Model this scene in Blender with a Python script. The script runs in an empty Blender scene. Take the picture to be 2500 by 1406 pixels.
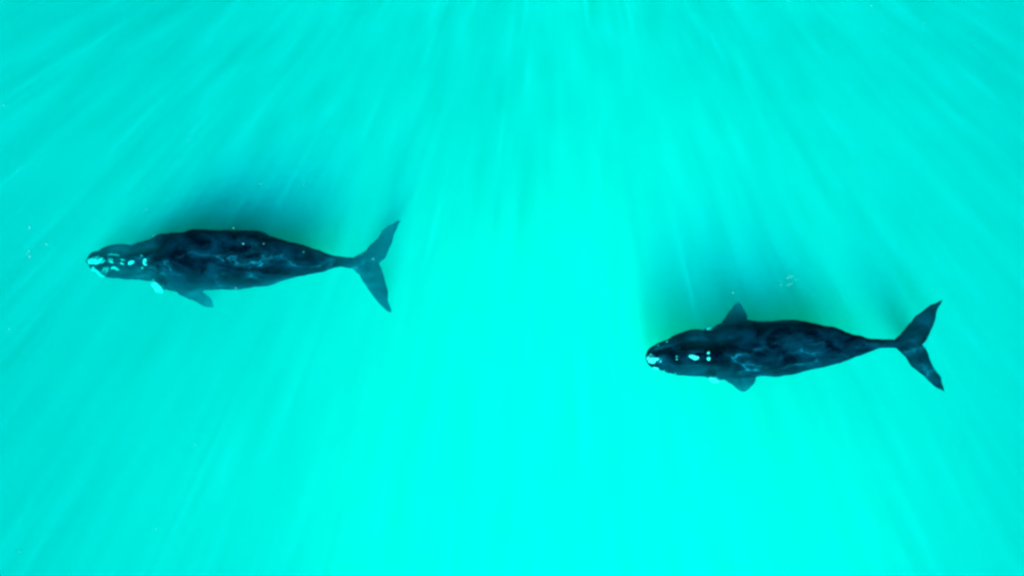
import bpy, bmesh, math, random
import numpy as np
from mathutils import Vector, noise
from mathutils.bvhtree import BVHTree

S = bpy.context.scene
C = S.collection
random.seed(7)

# ------------------------------------------------------------------ camera
CAM_H = 30.0
F_PX = 2500 * 24.0 / 36.0          # a 24 mm drone camera looking straight down
cd = bpy.data.cameras.new('camera'); cam = bpy.data.objects.new('camera', cd); C.objects.link(cam)
cd.lens = 24.0; cd.sensor_width = 36.0; cd.sensor_fit = 'HORIZONTAL'
cd.clip_start = 0.5; cd.clip_end = 2000.0
cam.location = (0, 0, CAM_H)
S.camera = cam

# ------------------------------------------------------------------ sky + sun
SUN_TAN_Y, SUN_TAN_X = 0.82, 0.06   # direction the light travels under water
elev = math.atan2(1.0, math.hypot(SUN_TAN_X, SUN_TAN_Y))
W = bpy.data.worlds.new('World'); S.world = W; W.use_nodes = True
nt = W.node_tree
bg = nt.nodes['Background']
sky = nt.nodes.new('ShaderNodeTexSky'); sky.sky_type = 'NISHITA'; sky.sun_disc = False
sky.air_density = 0.5; sky.dust_density = 0.2; sky.sun_elevation = elev; sky.sun_rotation = math.radians(180)
nt.links.new(sky.outputs[0], bg.inputs[0]); bg.inputs[1].default_value = 0.06
ld = bpy.data.lights.new('sun', 'SUN'); ld.energy = 5.0; ld.angle = math.radians(15.0); ld.color = (1.0, 0.96, 0.9)
sun = bpy.data.objects.new('sun', ld); C.objects.link(sun)
sun.rotation_euler = Vector((SUN_TAN_X, SUN_TAN_Y, -1)).to_track_quat('-Z', 'Y').to_euler()
sun.location = (0, -40, 60)

S.view_settings.view_transform = 'Standard'; S.view_settings.look = 'None'
S.view_settings.gamma = 1.0
S.view_settings.exposure = 2.88
S.cycles.use_denoising = True
S.cycles.pixel_filter_type = 'BLACKMAN_HARRIS'; S.cycles.filter_width = 2.7
S.cycles.volume_bounces = 0
S.cycles.max_bounces = 6
S.cycles.volume_step_rate = 0.15
S.cycles.use_adaptive_sampling = True; S.cycles.adaptive_threshold = 0.02
S.cycles.volume_max_steps = 128

# ------------------------------------------------------------------ helpers
def to_world(px, py, z):
    """photo pixel -> point at height z under the camera"""
    k = (CAM_H - z) / F_PX
    return Vector(((px - 1250.0) * k, (703.0 - py) * k, z))

def add_mesh(name, verts, faces, mat, parent=None, smooth=True):
    me = bpy.data.meshes.new(name)
    me.from_pydata([tuple(v) for v in verts], [], faces)
    me.validate(); me.update()
    if smooth:
        me.polygons.foreach_set('use_smooth', [True] * len(me.polygons))
    o = bpy.data.objects.new(name, me); C.objects.link(o)
    if mat: me.materials.append(mat)
    if parent: o.parent = parent
    return o

def mat_new(name):
    m = bpy.data.materials.new(name); m.use_nodes = True
    return m, m.node_tree, m.node_tree.nodes, m.node_tree.links

def node(N, typ, **kw):
    n = N.new(typ)
    for k, v in kw.items():
        if k == 'inp':
            for kk, vv in v.items(): n.inputs[kk].default_value = vv
        else: setattr(n, k, v)
    return n

# ------------------------------------------------------------------ materials
def water_material():
    m, t, N, L = mat_new('turbid_water')
    out = N['Material Output']; N.remove(N['Principled BSDF'])
    geo = node(N, 'ShaderNodeNewGeometry')
    sep = node(N, 'ShaderNodeSeparateXYZ'); L.new(geo.outputs['Position'], sep.inputs[0])
    # sunbeams put into the scatter density, slanted along the light: coordinates across the beams
    def madd(a, b, k):
        n = node(N, 'ShaderNodeMath', operation='MULTIPLY_ADD'); L.new(a, n.inputs[0]); n.inputs[1].default_value = k
        L.new(b, n.inputs[2]); return n.outputs[0]
    u = madd(sep.outputs[2], sep.outputs[0], SUN_TAN_X)
    v = madd(sep.outputs[2], sep.outputs[1], SUN_TAN_Y)
    comb = node(N, 'ShaderNodeCombineXYZ'); L.new(u, comb.inputs[0]); L.new(v, comb.inputs[1])
    nz = node(N, 'ShaderNodeTexNoise', noise_dimensions='2D', inp={'Scale': 1.0, 'Detail': 4.0, 'Roughness': 0.75})
    L.new(comb.outputs[0], nz.inputs['Vector'])
    m0 = node(N, 'ShaderNodeMapRange', inp={'From Min': 0.30, 'From Max': 0.70, 'To Min': 0.62, 'To Max': 1.38})
    L.new(nz.outputs['Fac'], m0.inputs['Value'])
    vo = node(N, 'ShaderNodeTexVoronoi', feature='DISTANCE_TO_EDGE', voronoi_dimensions='2D', inp={'Scale': 0.42})
    nw = node(N, 'ShaderNodeTexNoise', noise_dimensions='2D', inp={'Scale': 0.4, 'Detail': 2.0}); L.new(comb.outputs[0], nw.inputs['Vector'])
    wv = node(N, 'ShaderNodeVectorMath', operation='MULTIPLY_ADD'); L.new(nw.outputs['Color'], wv.inputs[0]); wv.inputs[1].default_value = (2.2, 2.2, 0); L.new(comb.outputs[0], wv.inputs[2])
    L.new(wv.outputs[0], vo.inputs['Vector'])
    m1 = node(N, 'ShaderNodeMapRange', inp={'From Min': 0.0, 'From Max': 0.045, 'To Min': 0.6, 'To Max': 0.0}); L.new(vo.outputs['Distance'], m1.inputs['Value'])
    mr = node(N, 'ShaderNodeMath', operation='ADD'); L.new(m0.outputs[0], mr.inputs[0]); L.new(m1.outputs[0], mr.inputs[1])
    # the top two metres are clearer than the silty water below
    mz = node(N, 'ShaderNodeMapRange', inp={'From Min': -0.3, 'From Max': -2.9, 'To Min': 0.07, 'To Max': 1.0}); L.new(sep.outputs[2], mz.inputs['Value'])
    mzz = node(N, 'ShaderNodeMath', operation='MULTIPLY'); L.new(mz.outputs[0], mzz.inputs[0]); mzz.inputs[1].default_value = WATER_S
    den = node(N, 'ShaderNodeMath', operation='MULTIPLY'); L.new(mr.outputs[0], den.inputs[0]); L.new(mzz.outputs[0], den.inputs[1])
    sc = node(N, 'ShaderNodeVolumeScatter'); sc.inputs['Color'].default_value = (0.0, 0.70, 1.0, 1); sc.inputs['Anisotropy'].default_value = 0.0
    L.new(den.outputs[0], sc.inputs['Density'])
    # brightness falloff towards the edges painted in: absorption grows away from a centre
    off = node(N, 'ShaderNodeVectorMath', operation='SUBTRACT'); L.new(geo.outputs['Position'], off.inputs[0]); off.inputs[1].default_value = (2.5, -10.0, 0)
    scl = node(N, 'ShaderNodeVectorMath', operation='MULTIPLY'); L.new(off.outputs[0], scl.inputs[0]); scl.inputs[1].default_value = (1 / 27.0, 1 / 36.0, 0)
    ln = node(N, 'ShaderNodeVectorMath', operation='LENGTH'); L.new(scl.outputs[0], ln.inputs[0])
    n2 = node(N, 'ShaderNodeTexNoise', noise_dimensions='2D', inp={'Scale': 0.09, 'Detail': 1.0}); L.new(comb.outputs[0], n2.inputs['Vector'])
    dd = madd(n2.outputs['Fac'], ln.outputs['Value'], 0.5)
    m2 = node(N, 'ShaderNodeMapRange', inp={'From Min': 0.45, 'From Max': 1.35, 'To Min': 0.16, 'To Max': 1.0}); m2.clamp = True
    L.new(dd, m2.inputs['Value'])
    ad2 = node(N, 'ShaderNodeMath', operation='MULTIPLY'); L.new(m2.outputs[0], ad2.inputs[0]); ad2.inputs[1].default_value = 0.078
    ab = node(N, 'ShaderNodeVolumeAbsorption'); ab.inputs['Color'].default_value = (0.0, 0.0, 0.0, 1); L.new(ad2.outputs[0], ab.inputs['Density'])
    ab1 = node(N, 'ShaderNodeVolumeAbsorption'); ab1.inputs['Color'].default_value = (0.0, 0.997, 0.961, 1); ab1.inputs['Density'].default_value = 1.0
    ad0 = node(N, 'ShaderNodeAddShader'); L.new(ab.outputs[0], ad0.inputs[0]); L.new(ab1.outputs[0], ad0.inputs[1]); ab = ad0
    ad = node(N, 'ShaderNodeAddShader'); L.new(sc.outputs[0], ad.inputs[0]); L.new(ab.outputs[0], ad.inputs[1])
    L.new(ad.outputs[0], out.inputs['Volume'])
    return m

def skin_material(seed):
    m, t, N, L = mat_new('whale_skin')
    P = N['Principled BSDF']
    P.inputs['Roughness'].default_value = 0.6; P.inputs['Specular IOR Level'].default_value = 0.0
    tc = node(N, 'ShaderNodeTexCoord')
    mp = node(N, 'ShaderNodeMapping'); mp.inputs['Location'].default_value = (seed, seed * .37, 0); mp.inputs['Scale'].default_value = (0.7, 1.0, 1.0)
    L.new(tc.outputs['Object'], mp.inputs[0])
    # mottling
    n1 = node(N, 'ShaderNodeTexNoise', inp={'Scale': 1.1, 'Detail': 5.0, 'Roughness': 0.6, 'Distortion': 0.8}); L.new(mp.outputs[0], n1.inputs['Vector'])
    r1 = node(N, 'ShaderNodeValToRGB'); L.new(n1.outputs['Fac'], r1.inputs[0])
    e = r1.color_ramp.elements
    e[0].position = 0.42; e[0].color = (0.0, 0.0001, 0.0012, 1)
    e[1].position = 0.66; e[1].color = (0.0, 0.0060, 0.0125, 1)
    # sunlight caustics painted into the skin colour: soft halos around thin bright lines
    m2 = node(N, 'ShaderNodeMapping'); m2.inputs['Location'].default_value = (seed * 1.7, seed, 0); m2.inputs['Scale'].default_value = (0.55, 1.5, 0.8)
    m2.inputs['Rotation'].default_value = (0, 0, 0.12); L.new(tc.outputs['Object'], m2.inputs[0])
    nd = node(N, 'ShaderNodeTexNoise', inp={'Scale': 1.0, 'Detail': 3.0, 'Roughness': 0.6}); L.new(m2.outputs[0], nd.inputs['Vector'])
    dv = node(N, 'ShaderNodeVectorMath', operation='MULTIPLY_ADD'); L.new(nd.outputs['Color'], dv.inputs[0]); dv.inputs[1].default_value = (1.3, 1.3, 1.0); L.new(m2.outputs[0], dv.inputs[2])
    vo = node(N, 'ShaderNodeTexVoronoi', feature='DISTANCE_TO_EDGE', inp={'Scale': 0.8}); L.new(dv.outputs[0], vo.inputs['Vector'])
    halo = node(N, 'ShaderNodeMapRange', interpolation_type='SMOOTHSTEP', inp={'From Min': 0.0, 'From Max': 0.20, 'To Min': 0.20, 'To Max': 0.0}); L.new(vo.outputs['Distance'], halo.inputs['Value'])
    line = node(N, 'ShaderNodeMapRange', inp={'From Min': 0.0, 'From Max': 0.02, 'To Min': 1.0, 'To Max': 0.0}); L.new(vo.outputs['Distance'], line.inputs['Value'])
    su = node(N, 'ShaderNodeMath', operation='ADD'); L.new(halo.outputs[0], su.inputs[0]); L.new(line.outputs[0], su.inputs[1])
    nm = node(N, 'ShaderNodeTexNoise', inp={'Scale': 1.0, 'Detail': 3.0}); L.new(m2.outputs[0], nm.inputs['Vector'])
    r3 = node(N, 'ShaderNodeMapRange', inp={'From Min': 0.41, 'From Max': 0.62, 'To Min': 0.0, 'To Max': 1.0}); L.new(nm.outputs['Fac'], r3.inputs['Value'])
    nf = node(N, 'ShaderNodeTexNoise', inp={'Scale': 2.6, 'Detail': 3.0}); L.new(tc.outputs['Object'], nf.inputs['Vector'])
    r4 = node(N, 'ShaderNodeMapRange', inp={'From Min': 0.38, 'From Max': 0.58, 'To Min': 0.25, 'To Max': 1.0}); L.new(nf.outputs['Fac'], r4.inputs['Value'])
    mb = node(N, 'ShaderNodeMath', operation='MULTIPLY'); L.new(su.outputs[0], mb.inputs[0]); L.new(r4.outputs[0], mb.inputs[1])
    # the painted caustics keep to the sunlit side, faint beyond the midline
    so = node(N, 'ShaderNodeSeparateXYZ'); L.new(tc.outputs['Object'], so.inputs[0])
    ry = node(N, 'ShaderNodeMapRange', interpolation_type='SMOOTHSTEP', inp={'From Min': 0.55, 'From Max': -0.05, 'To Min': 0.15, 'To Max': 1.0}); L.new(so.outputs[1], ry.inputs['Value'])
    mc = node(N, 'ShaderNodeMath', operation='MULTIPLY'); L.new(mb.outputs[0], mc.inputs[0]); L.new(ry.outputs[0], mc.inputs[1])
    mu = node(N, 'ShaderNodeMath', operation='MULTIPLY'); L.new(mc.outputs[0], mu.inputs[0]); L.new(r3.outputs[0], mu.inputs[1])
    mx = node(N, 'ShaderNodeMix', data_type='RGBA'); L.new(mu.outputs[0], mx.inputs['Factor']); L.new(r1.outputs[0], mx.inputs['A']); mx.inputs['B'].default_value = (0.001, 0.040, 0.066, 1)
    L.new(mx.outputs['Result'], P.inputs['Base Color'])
    nb = node(N, 'ShaderNodeTexNoise', inp={'Scale': 5.0, 'Detail': 4.0}); L.new(tc.outputs['Object'], nb.inputs['Vector'])
    bp = node(N, 'ShaderNodeBump', inp={'Strength': 0.35, 'Distance': 0.05}); L.new(nb.outputs['Fac'], bp.inputs['Height'])
    L.new(bp.outputs[0], P.inputs['Normal'])
    return m

def callosity_material():
    m, t, N, L = mat_new('callosity')
    P = N['Principled BSDF']; P.inputs['Roughness'].default_value = 0.9; P.inputs['Specular IOR Level'].default_value = 0.1
    tc = node(N, 'ShaderNodeTexCoord')
    n1 = node(N, 'ShaderNodeTexNoise', inp={'Scale': 7.0, 'Detail': 4.0, 'Roughness': 0.7}); L.new(tc.outputs['Object'], n1.inputs['Vector'])
    r = node(N, 'ShaderNodeValToRGB'); L.new(n1.outputs['Fac'], r.inputs[0])
    e = r.color_ramp.elements
    e[0].position = 0.33; e[0].color = (0.002, 0.055, 0.06, 1)
    e[1].position = 0.45; e[1].color = (0.006, 0.19, 0.185, 1)
    L.new(r.outputs[0], P.inputs['Base Color'])
    bp = node(N, 'ShaderNodeBump', inp={'Strength': 0.6, 'Distance': 0.05}); L.new(n1.outputs['Fac'], bp.inputs['Height']); L.new(bp.outputs[0], P.inputs['Normal'])
    return m

def plain(name, col, rough=0.8):
    m, t, N, L = mat_new(name)
    P = N['Principled BSDF']; P.inputs['Roughness'].default_value = rough; P.inputs['Specular IOR Level'].default_value = 0.1
    tc = node(N, 'ShaderNodeTexCoord')
    n1 = node(N, 'ShaderNodeTexNoise', inp={'Scale': 3.0, 'Detail': 3.0}); L.new(tc.outputs['Object'], n1.inputs['Vector'])
    mx = node(N, 'ShaderNodeMix', data_type='RGBA'); L.new(n1.outputs['Fac'], mx.inputs['Factor'])
    mx.inputs['A'].default_value = tuple(c * .8 for c in col) + (1,); mx.inputs['B'].default_value = tuple(min(1, c * 1.2) for c in col) + (1,)
    L.new(mx.outputs['Result'], P.inputs['Base Color'])
    return m

# ------------------------------------------------------------------ the sea
WATER_S = 0.155
DEPTH = 30.0
m_water = water_material()
R = 130.0
bv = [(x, y, z) for z in (-DEPTH - .5, 0.0) for x, y in ((-R, -R), (R, -R), (R, R), (-R, R))]
water = add_mesh('water', bv, [(3, 2, 1, 0), (4, 5, 6, 7), (0, 1, 5, 4), (1, 2, 6, 5), (2, 3, 7, 6), (3, 0, 4, 7)], m_water, smooth=False)
water['kind'] = 'structure'; water['label'] = 'milky turquoise sea water with slanting sunbeams in it'

gv, gf = [], []
n = 48
for j in range(n + 1):
    for i in range(n + 1):
        x = -600 + 1200 * i / n; y = -600 + 1200 * j / n
        gv.append((x, y, -DEPTH + .35 * noise.noise(Vector((x * .02, y * .02, 3)))))
for j in range(n):
    for i in range(n):
        a = j * (n + 1) + i; gf.append((a, a + 1, a + n + 2, a + n + 1))
bed = add_mesh('seabed', gv, gf, plain('pale_sand', (0.05, 0.40, 0.36)))
bed['kind'] = 'structure'; bed['label'] = 'pale sandy seabed deep under the turquoise water'

# ------------------------------------------------------------------ whales
def resample(pts, n):
    p = np.array(pts, float)
    d = np.r_[0, np.cumsum(np.hypot(*np.diff(p, axis=0).T))]
    s = np.linspace(0, d[-1], n)
    return np.c_[np.interp(s, d, p[:, 0]), np.interp(s, d, p[:, 1])]

def smooth1(a, k=2):
    a = np.array(a, float)
    for _ in range(k):
        b = a.copy(); b[1:-1] = (a[:-2] + 2 * a[1:-1] + a[2:]) / 4; a = b
    return a

def loft(verts, faces, rings):
    """rings: list of equal-length point loops -> closed tube with fan caps"""
    b = len(verts); m = len(rings[0])
    for r in rings: verts.extend(r)
    for i in range(len(rings) - 1):
        for j in range(m):
            k = (j + 1) % m
            faces.append((b + i * m + j, b + i * m + k, b + (i + 1) * m + k, b + (i + 1) * m + j))
    for i, flip in ((0, True), (len(rings) - 1, False)):
        c = len(verts); verts.append(sum((Vector(p) for p in rings[i]), Vector()) / m)
        for j in range(m):
            k = (j + 1) % m
            f = (c, b + i * m + j, b + i * m + k)
            faces.append(f[::-1] if flip else f)

def body_rings(w):
    up, lo = np.array(w['upper'], float), np.array(w['lower'], float)
    x0, x1 = w['snout'], w['tail']
    t = np.linspace(0, 1, 150)
    xs = x0 + (x1 - x0) * (0.35 * t ** 2 + 0.65 * t)
    yu = smooth1(np.interp(xs, up[:, 0], up[:, 1]), 1); yl = smooth1(np.interp(xs, lo[:, 0], lo[:, 1]), 1)
    f = (xs - x0) / (x1 - x0)
    ztop = np.interp(f, *zip(*w['ztop']))
    hk = np.interp(f, [0, .05, .12, .3, .55, .8, 1], [0.9, .95, 1.0, 1.12, 1.15, 1.2, 1.1])
    ridge = np.interp(f, [0, .06, .18, .27, .34, 1], [0.35, .5, .5, .35, 0, 0])
    rings = []
    for i in range(len(xs)):
        hw_px = max((yl[i] - yu[i]) / 2, 1.5); yc_px = (yu[i] + yl[i]) / 2
        h = hw_px * .0185 * hk[i]; zc = ztop[i] - h
        k = (CAM_H - zc) / F_PX
        hw = hw_px * k; cx = (xs[i] - 1250) * k; cy = (703 - yc_px) * k
        # lower jaw swings below and ahead of the narrow rostrum
        ring = []; roll = .24 * min(1, f[i] * 6) * min(1, (1 - f[i]) * 4); zc -= roll * hw * .62
        for j in range(48):
            a = 2 * math.pi * j / 48
            y = math.cos(a); z = math.sin(a)
            b = ridge[i]
            if z > 0:
                dome = math.sqrt(max(0, 1 - y * y)) ** (0.5 if y > 0 else 0.5 + .35 * min(1, -y * 2))
                rid = math.exp(-((y - w.get('ridge_shift', 0)) / .36) ** 4)
                groove = math.exp(-((abs(y - w.get('ridge_shift', 0)) - .50) / .10) ** 2)
                zz = (1 - b) * dome + b * rid * dome - .14 * groove * min(1, b * 2.5)
            else:
                zz = z * 1.35
            wob = 1 + .012 * noise.noise(Vector((cx * .9, math.cos(a) * 1.5, math.sin(a) * 1.5 + w['seed'])))
            ring.append(Vector((cx, cy + hw * y * wob, zc + h * zz * wob + roll * hw * y)))
        rings.append(ring)
    return rings

def wing(verts, faces, LE, TE, zs, thick, n=60):
    """lofted fin: leading edge LE and trailing edge TE as photo pixels, both from one end to the other"""
    le, te = resample(LE, n), resample(TE, n)
    rings = []
    for i in range(n):
        s = i / (n - 1)
        le[i] += 2.2 * noise.noise(Vector((le[i][0] * .045, le[i][1] * .045, 1))); te[i] += 2.0 * noise.noise(Vector((te[i][0] * .05, te[i][1] * .05, 4)))
        z = np.interp(s, *zip(*zs)); th = np.interp(s, *zip(*thick))
        a = to_world(le[i][0], le[i][1], z); b = to_world(te[i][0], te[i][1], z)
        ch = (b - a)
        if ch.length < .06: ch = Vector((.06, 0, 0)); 
        prof = [(0, 0), (.04, .55), (.14, .95), (.32, 1), (.55, .8), (.8, .5), (.96, .36), (1, 0)]
        ring = [a + ch * p + Vector((0, 0, th * q)) for p, q in prof] + [a + ch * p - Vector((0, 0, th * q)) for p, q in prof[-2:0:-1]]
        rings.append(ring)
    loft(verts, faces, rings)

def whale(w):
    verts, faces = [], []
    loft(verts, faces, body_rings(w))
    for fn in w['fins']: wing(verts, faces, *fn)
    me = bpy.data.meshes.new('tmp'); me.from_pydata([tuple(v) for v in verts], [], faces); me.update()
    bm = bmesh.new(); bm.from_mesh(me)
    # every shell outward
    bmesh.ops.recalc_face_normals(bm, faces=bm.faces); bm.to_mesh(me); bm.free()
    o = bpy.data.objects.new('right_whale', me); C.objects.link(o)
    md = o.modifiers.new('r', 'REMESH'); md.mode = 'VOXEL'; md.voxel_size = 0.035; md.use_smooth_shade = True
    sm = o.modifiers.new('s', 'SMOOTH'); sm.factor = .5; sm.iterations = 6
    dg = bpy.context.evaluated_depsgraph_get()
    fin = bpy.data.meshes.new_from_object(o.evaluated_get(dg))
    o.modifiers.clear(); o.data = fin; fin.name = 'right_whale'
    fin.polygons.foreach_set('use_smooth', [True] * len(fin.polygons))
    nrm = [v.normal.copy() for v in fin.vertices]
    for v, nn in zip(fin.vertices, nrm):
        v.co += nn * (.05 * noise.noise(v.co * 1.1 + Vector((w['seed'], 0, 0))) + .03 * noise.noise(v.co * 2.9)) * min(1, max(.35, -v.co.z * 1.5))
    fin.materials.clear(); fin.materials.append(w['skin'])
    # origin at the middle of the animal
    c = sum((Vector(b) for b in o.bound_box), Vector()) / 8
    c = to_world(w['centre'][0], w['centre'][1], -1.4)
    fin.transform(__import__('mathutils').Matrix.Translation(-c)); o.location = c
    o['label'] = w['label']; o['category'] = 'whale'; o['group'] = 'right whales swimming under the surface'
    bvh = BVHTree.FromPolygons([v.co + c for v in fin.vertices], [tuple(p.vertices) for p in fin.polygons])
    eye = Vector((0, 0, CAM_H))
    for name, poly, lift, lab in w['calls']:
        patch(o, c, bvh, eye, name, poly, lift, lab)
    return o

def patch(o, c, bvh, eye, name, poly, lift, lab):
    """a raised rough patch of callus that lies on the skin; poly in photo pixels"""
    p = np.array(poly, float); cen = p.mean(axis=0)
    ang = resample(np.vstack([p, p[:1]]), 41)[:-1]
    nr = 7; top = []; vs = []; fs = []
    def land(q):
        d = (to_world(q[0], q[1], 0) - eye).normalized()
        hit = bvh.ray_cast(eye, d)
        if hit[0] is None or hit[0].z < -2.2:
            h2 = bvh.find_nearest(to_world(q[0], q[1], patch.zfall))
            return h2[0], h2[1], False
        return hit[0], hit[1], True
    h0, n0, ok = land(cen); vs.append(h0 - c + n0 * lift)
    for r in range(1, nr + 1):
        f = r / nr
        for q in ang:
            jag = 1 + .30 * noise.noise(Vector((q[0] * .55, q[1] * .55, 2)))
            pos, nrm, ok = land(cen + (q - cen) * f * jag)
            edge = 1 - max(0, (f - .6) / .4) ** 2
            bump = lift * (.55 + .9 * noise.noise(pos * 6.0) + .5 * noise.noise(pos * 14)) * edge
            vs.append(pos - c + nrm * (max(bump, .012 * edge) if f < 1 else -.03))
    m = len(ang)
    for j in range(m): fs.append((0, 1 + j, 1 + (j + 1) % m))
    for r in range(nr - 1):
        for j in range(m):
            a = 1 + r * m + j; b = 1 + r * m + (j + 1) % m
            fs.append((a, a + m, b + m, b))
    k = add_mesh(name, vs, fs, m_call, o)
    if lab: k['label'] = lab
patch.zfall = -.7

def lump(o, name, px, py, z, rx, ry, rz, rot, lab=None):
    """callus that bulges from the flank: a lumpy ellipsoid"""
    bm = bmesh.new(); bmesh.ops.create_icosphere(bm, subdivisions=4, radius=1)
    ca, sa = math.cos(rot), math.sin(rot)
    ctr = to_world(px, py, z) - o.location
    for v in bm.verts:
        q = v.co * (1 + .22 * noise.noise(v.co * 2.3 + Vector((px, py, 0))) + .1 * noise.noise(v.co * 6))
        q = Vector((q.x * rx, q.y * ry, q.z * rz))
        v.co = Vector((q.x * ca - q.y * sa, q.x * sa + q.y * ca, q.z)) + ctr
    me = bpy.data.meshes.new(name); bm.to_mesh(me); bm.free()
    me.polygons.foreach_set('use_smooth', [True] * len(me.polygons)); me.materials.append(m_call)
    k = bpy.data.objects.new(name, me); C.objects.link(k); k.parent = o
    if lab: k['label'] = lab

def ell(cx, cy, rx, ry, rot=0, n=14):
    ca, sa = math.cos(rot), math.sin(rot)
    out = []
    for i in range(n):
        a = 2 * math.pi * i / n; r = 1 + .16 * noise.noise(Vector((cx + 3 * math.cos(a), cy + 3 * math.sin(a), .5)))
        x, y = rx * r * math.cos(a), ry * r * math.sin(a)
        out.append((cx + x * ca - y * sa, cy + x * sa + y * ca))
    return out

m_call = callosity_material()

W1 = dict(
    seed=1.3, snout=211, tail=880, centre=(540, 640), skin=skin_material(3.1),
    label='right whale further left, its head lined with many pale callosities, one flipper showing below',
    upper=[(211, 634), (214, 626), (226, 615), (246, 611), (256, 604), (278, 598), (299, 593), (327, 597), (345, 591), (375, 585), (391, 576), (401, 571), (415, 572), (439, 569), (469, 569), (479, 564), (518, 562), (548, 565), (598, 563), (612, 564), (642, 565), (663, 578), (704, 589), (742, 597), (766, 607), (783, 611), (797, 620), (818, 624), (857, 629), (880, 634)],
    lower=[(211, 642), (216, 650), (225, 662), (240, 671), (256, 677), (274, 679), (299, 682), (339, 685), (369, 686), (385, 700), (395, 708), (409, 711), (435, 712), (480, 711), (518, 707), (577, 706), (618, 700), (642, 699), (650, 695), (667, 690), (725, 675), (777, 664), (784, 665), (791, 661), (808, 655), (824, 652), (849, 654), (880, 656)],
    ztop=[(0, -1.15), (.06, -1.05), (.15, -.95), (.25, -.5), (.4, -.03), (.6, -.03), (.8, -.32), (1, -1.6)],
    fins=[
        # flukes, tip to tip
        ([(978, 537), (966, 538), (952, 547), (931, 564), (923, 580), (900, 603), (880, 622), (862, 630), (848, 641), (860, 656), (876, 668), (886, 686), (900, 710), (921, 737), (940, 756), (954, 762)],
         [(979, 540), (975, 549), (964, 570), (956, 593), (950, 616), (940, 632), (926, 644), (933, 655), (940, 675), (946, 706), (950, 737), (955, 758)],
         [(0, -2.1), (.5, -1.85), (1, -2.2)], [(0, .04), (.3, .09), (.5, .2), (.7, .09), (1, .04)], 110),
        # near flipper
        ([(420, 690), (436, 718), (469, 735), (500, 748), (518, 750)], [(480, 690), (497, 712), (514, 724), (521, 738), (522, 748)],
         [(0, -1.5), (.4, -2.1), (1, -3.2)], [(0, .16), (.6, .09), (1, .05)], 40),
        # far flipper, held back under the flank
        ([(418, 600), (440, 582), (470, 570), (500, 568), (515, 570)], [(480, 610), (495, 592), (508, 580), (516, 574), (520, 572)],
         [(0, -2.0), (.5, -2.3), (1, -2.6)], [(0, .16), (.6, .09), (1, .05)], 40),
    ],
    calls=[
        ('bonnet', [(209, 637), (214, 629), (225, 626), (240, 625), (248, 628), (255, 629), (253, 634), (246, 638), (247, 643), (240, 646), (228, 646), (216, 645)], .10, 'broad pale bonnet callosity on the tip of the snout'),
        ('callosity', [(246, 642), (256, 634.5), (258.5, 634.5), (252, 641), (248, 644)], .05, None),
        ('callosity', [(260, 623.5), (264, 620), (273, 618), (285, 619), (293, 622), (291, 626), (284, 624), (272, 623), (263, 625)], .06, None),
        ('callosity', ell(270.5, 633, 7, 1.9, .28), .05, None),
        ('callosity', ell(270.5, 638.5, 8, 2.1, .42), .05, None),
        ('callosity', ell(299.5, 634.3, 6.2, 1.7, .2), .05, None),
        ('callosity', ell(298.5, 643.5, 6.5, 1.8, .42), .05, None),
        ('callosity', [(268, 655), (274, 650.5), (282, 650.5), (286, 655), (292, 656.5), (291, 660), (284, 659), (278, 655), (272, 654)], .05, None),
        ('callosity', ell(321, 640, 7.5, 4.8, -.3), .10, None),
        ('callosity', [(352, 630), (357, 631), (358, 640), (359.5, 648), (353, 648), (350, 639)], .10, 'upright callosity bar behind the blowholes'),
        ('callosity', ell(345.5, 624, 3, 1.6, .5), .05, None),
        ('callosity', ell(347, 654, 2.8, 1.6, -.2), .05, None),
        ('lip_callosity', [(219, 655), (224, 652.5), (231, 655), (238, 659), (246, 665), (254, 672), (262, 677), (256, 678), (246, 674), (236, 668), (226, 661)], .07, 'long pale callosity along the lower lip'),
    ],
)
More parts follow.
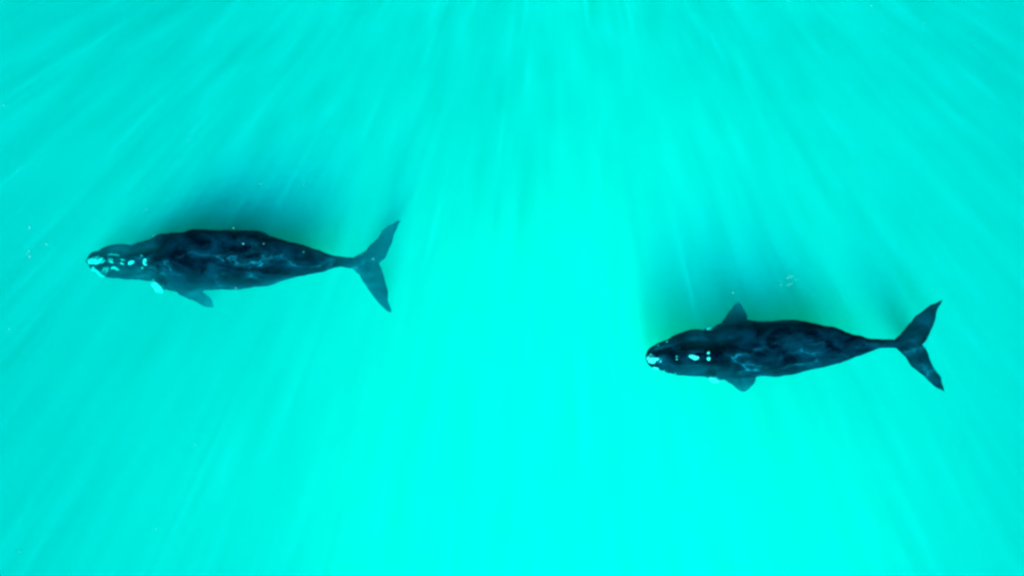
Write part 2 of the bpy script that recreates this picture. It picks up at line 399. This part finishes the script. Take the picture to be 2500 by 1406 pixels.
W2 = dict(
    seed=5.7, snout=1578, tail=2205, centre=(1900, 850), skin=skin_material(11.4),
    label='right whale lower right, darker, with a round pale nose patch and flippers on both sides',
    upper=[(1578, 868), (1580, 860), (1588, 850), (1608, 836), (1634, 827), (1658, 813), (1677, 806), (1701, 802), (1719, 806), (1737, 804), (1753, 795), (1761, 788), (1790, 783), (1819, 781), (1850, 783), (1900, 782), (1948, 780), (1980, 787), (2000, 794), (2026, 795), (2043, 801), (2051, 808), (2063, 809), (2077, 817), (2095, 817), (2113, 825), (2139, 828), (2169, 829), (2185, 828), (2205, 830)],
    lower=[(1578, 876), (1582, 888), (1590, 896), (1608, 902), (1630, 911), (1650, 917), (1673, 919), (1709, 921), (1733, 924), (1753, 929), (1779, 930), (1820, 927), (1859, 921), (1880, 921), (1898, 923), (1930, 917), (1948, 914), (1970, 907), (2010, 899), (2049, 889), (2089, 871), (2119, 859), (2149, 849), (2169, 848), (2189, 850), (2205, 851)],
    ztop=[(0, -.24), (.06, -.10), (.15, -.08), (.25, -.03), (.4, -.02), (.6, -.02), (.8, -.08), (1, -.65)],
    fins=[
        ([(2302, 730), (2292, 735), (2272, 744), (2259, 757), (2236, 770), (2227, 785), (2209, 802), (2197, 817), (2184, 828), (2178, 839), (2186, 850), (2198, 860), (2215, 879), (2225, 895), (2253, 919), (2288, 947), (2306, 958)],
         [(2302, 732), (2300, 738), (2288, 760), (2284, 782), (2274, 812), (2263, 829), (2251, 841), (2261, 849), (2268, 865), (2278, 895), (2296, 919), (2304, 943), (2309, 956)],
         [(0, -.9), (.5, -.8), (1, -1.0)], [(0, .04), (.3, .09), (.5, .2), (.7, .09), (1, .04)], 110),
        ([(1745, 825), (1756, 793), (1773, 768), (1789, 746), (1799, 735)], [(1815, 830), (1824, 785), (1825, 768), (1813, 745), (1803, 735)],
         [(0, -0.8), (.4, -1.1), (1, -2.0)], [(0, .16), (.6, .09), (1, .05)], 40),
        ([(1755, 890), (1770, 928), (1789, 942), (1802, 952), (1811, 957)], [(1830, 890), (1848, 925), (1839, 940), (1828, 951), (1820, 957)],
         [(0, -1.2), (.4, -1.6), (1, -2.5)], [(0, .16), (.6, .09), (1, .05)], 40),
    ],
    calls=[
        ('bonnet', [(1576, 874), (1579, 866), (1588, 862.5), (1597, 865), (1600, 871), (1610, 873.5), (1609, 878), (1602, 880), (1600, 886), (1590, 889), (1581, 885)], .10, 'round pale bonnet callosity on the tip of the snout'),
        ('callosity', ell(1652, 870, 2.6, 1.2, 0), .04, None),
        ('callosity', ell(1652, 876.5, 2.8, 1.3, 0), .04, None),
        ('callosity', ell(1694.5, 871, 14, 5.6, .2), .09, 'large oval callosity on top of the head'),
        ('callosity', ell(1729.5, 861, 4.6, 3.4, -.8), .08, None),
        ('callosity', ell(1729.5, 874, 4.6, 4.8, .6), .08, None),
        ('callosity', ell(1613, 881, 2, 1.6, 0), .04, None),
        ('lip_callosity', [(1588, 897), (1596, 895.5), (1604, 897), (1610, 899), (1608, 902), (1598, 901), (1591, 900)], .05, 'pale callosity along the lower lip'),
        ('callosity', ell(1621.5, 905, 1.9, 1.4, .5), .04, None),
        ('callosity', ell(1648.5, 912, 2.3, 1.3, .2), .04, None),
        ('callosity', ell(1607, 842, 2.2, 1.4, -.5), .04, None),
        ('callosity', ell(1628, 834, 2.4, 1.4, -.5), .04, None),
    ],
)
wh1 = whale(W1)
lump(wh1, 'eyebrow_callosity', 382, 579, -1.25, .19, .13, .14, .65, 'small pale patch over the eye on the shaded side')
lump(wh1, 'eyebrow_callosity', 385, 697.5, -1.0, .36, .2, .22, -.85, 'large pale patch over the eye on the lit side')
wh2 = whale(W2)
lump(wh2, 'eyebrow_callosity', 1729.5, 803, -1.0, .19, .11, .14, .05, 'small pale patch over the eye on the shaded side')
lump(wh2, 'eyebrow_callosity', 1742, 925.5, -.75, .27, .15, .16, -.35, 'pale patch over the eye on the lit side')

# ------------------------------------------------------------------ flecks and foam on the surface
m_foam = plain('foam_white', (0.012, 0.11, 0.115))
def fleck(px, py, r, label, group):
    bm = bmesh.new(); bmesh.ops.create_icosphere(bm, subdivisions=2, radius=1)
    for v in bm.verts:
        q = v.co * (1 + .35 * noise.noise(v.co * 1.8 + Vector((px, py, 1))))
        v.co = Vector((q.x * r * .9, q.y * r * .68, q.z * r * .4))
    me = bpy.data.meshes.new('foam_fleck'); bm.to_mesh(me); bm.free(); me.materials.append(m_foam)
    o = bpy.data.objects.new('foam_fleck', me); C.objects.link(o)
    o.location = to_world(px, py, 0.03); o.rotation_euler = (0, 0, random.uniform(0, 3))
    o['label'] = label; o['category'] = 'foam fleck'; o['group'] = group
G1 = ('tiny white fleck floating on the open turquoise water left of and around the left whale', 'white flecks on open water at the left')
for px, py, r in [(14, 136, .022), (9, 258, .04), (65, 228, .025), (58, 231, .02), (70, 258, .025), (5, 406, .02), (43, 416, .025), (150, 407, .025), (167, 432, .025), (106, 470, .02),
                  (72, 555, .05), (113, 597, .045), (73, 626, .05), (70, 613.5, .04), (65, 620, .03), (40, 597, .025), (14, 598, .022), (144, 606, .022), (45, 627, .02),
                  (462, 343, .03), (500, 331, .025), (741, 320, .025), (636, 449, .03), (604, 444, .025), (742, 449, .025), (592, 410, .02), (719, 343, .02),
                  (23, 803, .035), (29, 836, .022), (66, 966, .022), (478, 1085, .03), (349, 1035, .022), (381, 1290, .03), (47, 1346, .03), (340, 1359, .022), (386, 916, .02), (867, 945, .02),
                  (758, 523, .025), (821, 602, .02), (767, 597, .025)]:
    if r > .029 or (px, py) in ((43, 416), (742, 449)): fleck(px, py, r, *G1)
G2 = ('tiny white fleck floating on the water right above the left whale and its shadow', 'white flecks over the left whale')
for px, py, r in [(594, 595, .045), (576, 703, .04), (570, 557, .035), (358, 512, .025), (569, 557, .02), (644, 595, .03), (741, 615, .03), (911, 632, .04)]:
    fleck(px, py, r, *G2)
G3 = ('tiny white fleck floating near the upper right edge of the sea', 'white flecks at the upper right')
for px, py, r in [(2127, 15, .03), (2257, 57, .022), (1926, 5, .022), (2155, 76, .022), (2380, 112, .02)]:
    fleck(px, py, r, *G3)
fleck(1790, 714, .035, 'tiny white fleck floating on the shadow just above the flipper of the right whale', 'white flecks over the right whale')

# broken ripple above the right whale's shadow: one small patch of wavelet crests
rv, rf = [], []
def crest(pts, wd):
    P_ = resample(pts, 9); b = len(rv)
    for i, (x, y) in enumerate(P_):
        s = math.sin(math.pi * min(max((i + .4) / 8.8, 0), 1)); k = wd * (.3 + .7 * s)
        q = to_world(x, y, .02)
        for a in range(6):
            k *= .999; rv.append(q + Vector((.25 * k * math.cos(a * math.pi / 3), k * math.cos(a * math.pi / 3), .5 * k * math.sin(a * math.pi / 3))))
    for i in range(8):
        for a in range(6):
            rf.append((b + i * 6 + a, b + i * 6 + (a + 1) % 6, b + (i + 1) * 6 + (a + 1) % 6, b + (i + 1) * 6 + a))
    rf.append(tuple(b + a for a in range(5, -1, -1))); rf.append(tuple(b + 48 + a for a in range(6)))
crest([(1920, 681), (1923, 678.5), (1925, 678)], .022); crest([(1927, 675.5), (1929, 676.5), (1930, 678.5)], .022)
crest([(1942, 681.5), (1943, 682.2), (1944, 682)], .022); crest([(1931, 674), (1933, 676)], .016); crest([(1922, 675), (1926, 674.5)], .014)
crest([(1920, 696), (1928, 694), (1936, 690.5)], .014); crest([(1904, 695.5), (1910, 694.5)], .012); crest([(1934, 673), (1937, 671)], .012)
rp = add_mesh('ripple_foam', rv, rf, m_foam)
rp['kind'] = 'stuff'; rp['label'] = 'small broken ripple glinting white above the shadow of the right whale'; rp['category'] = 'foam'
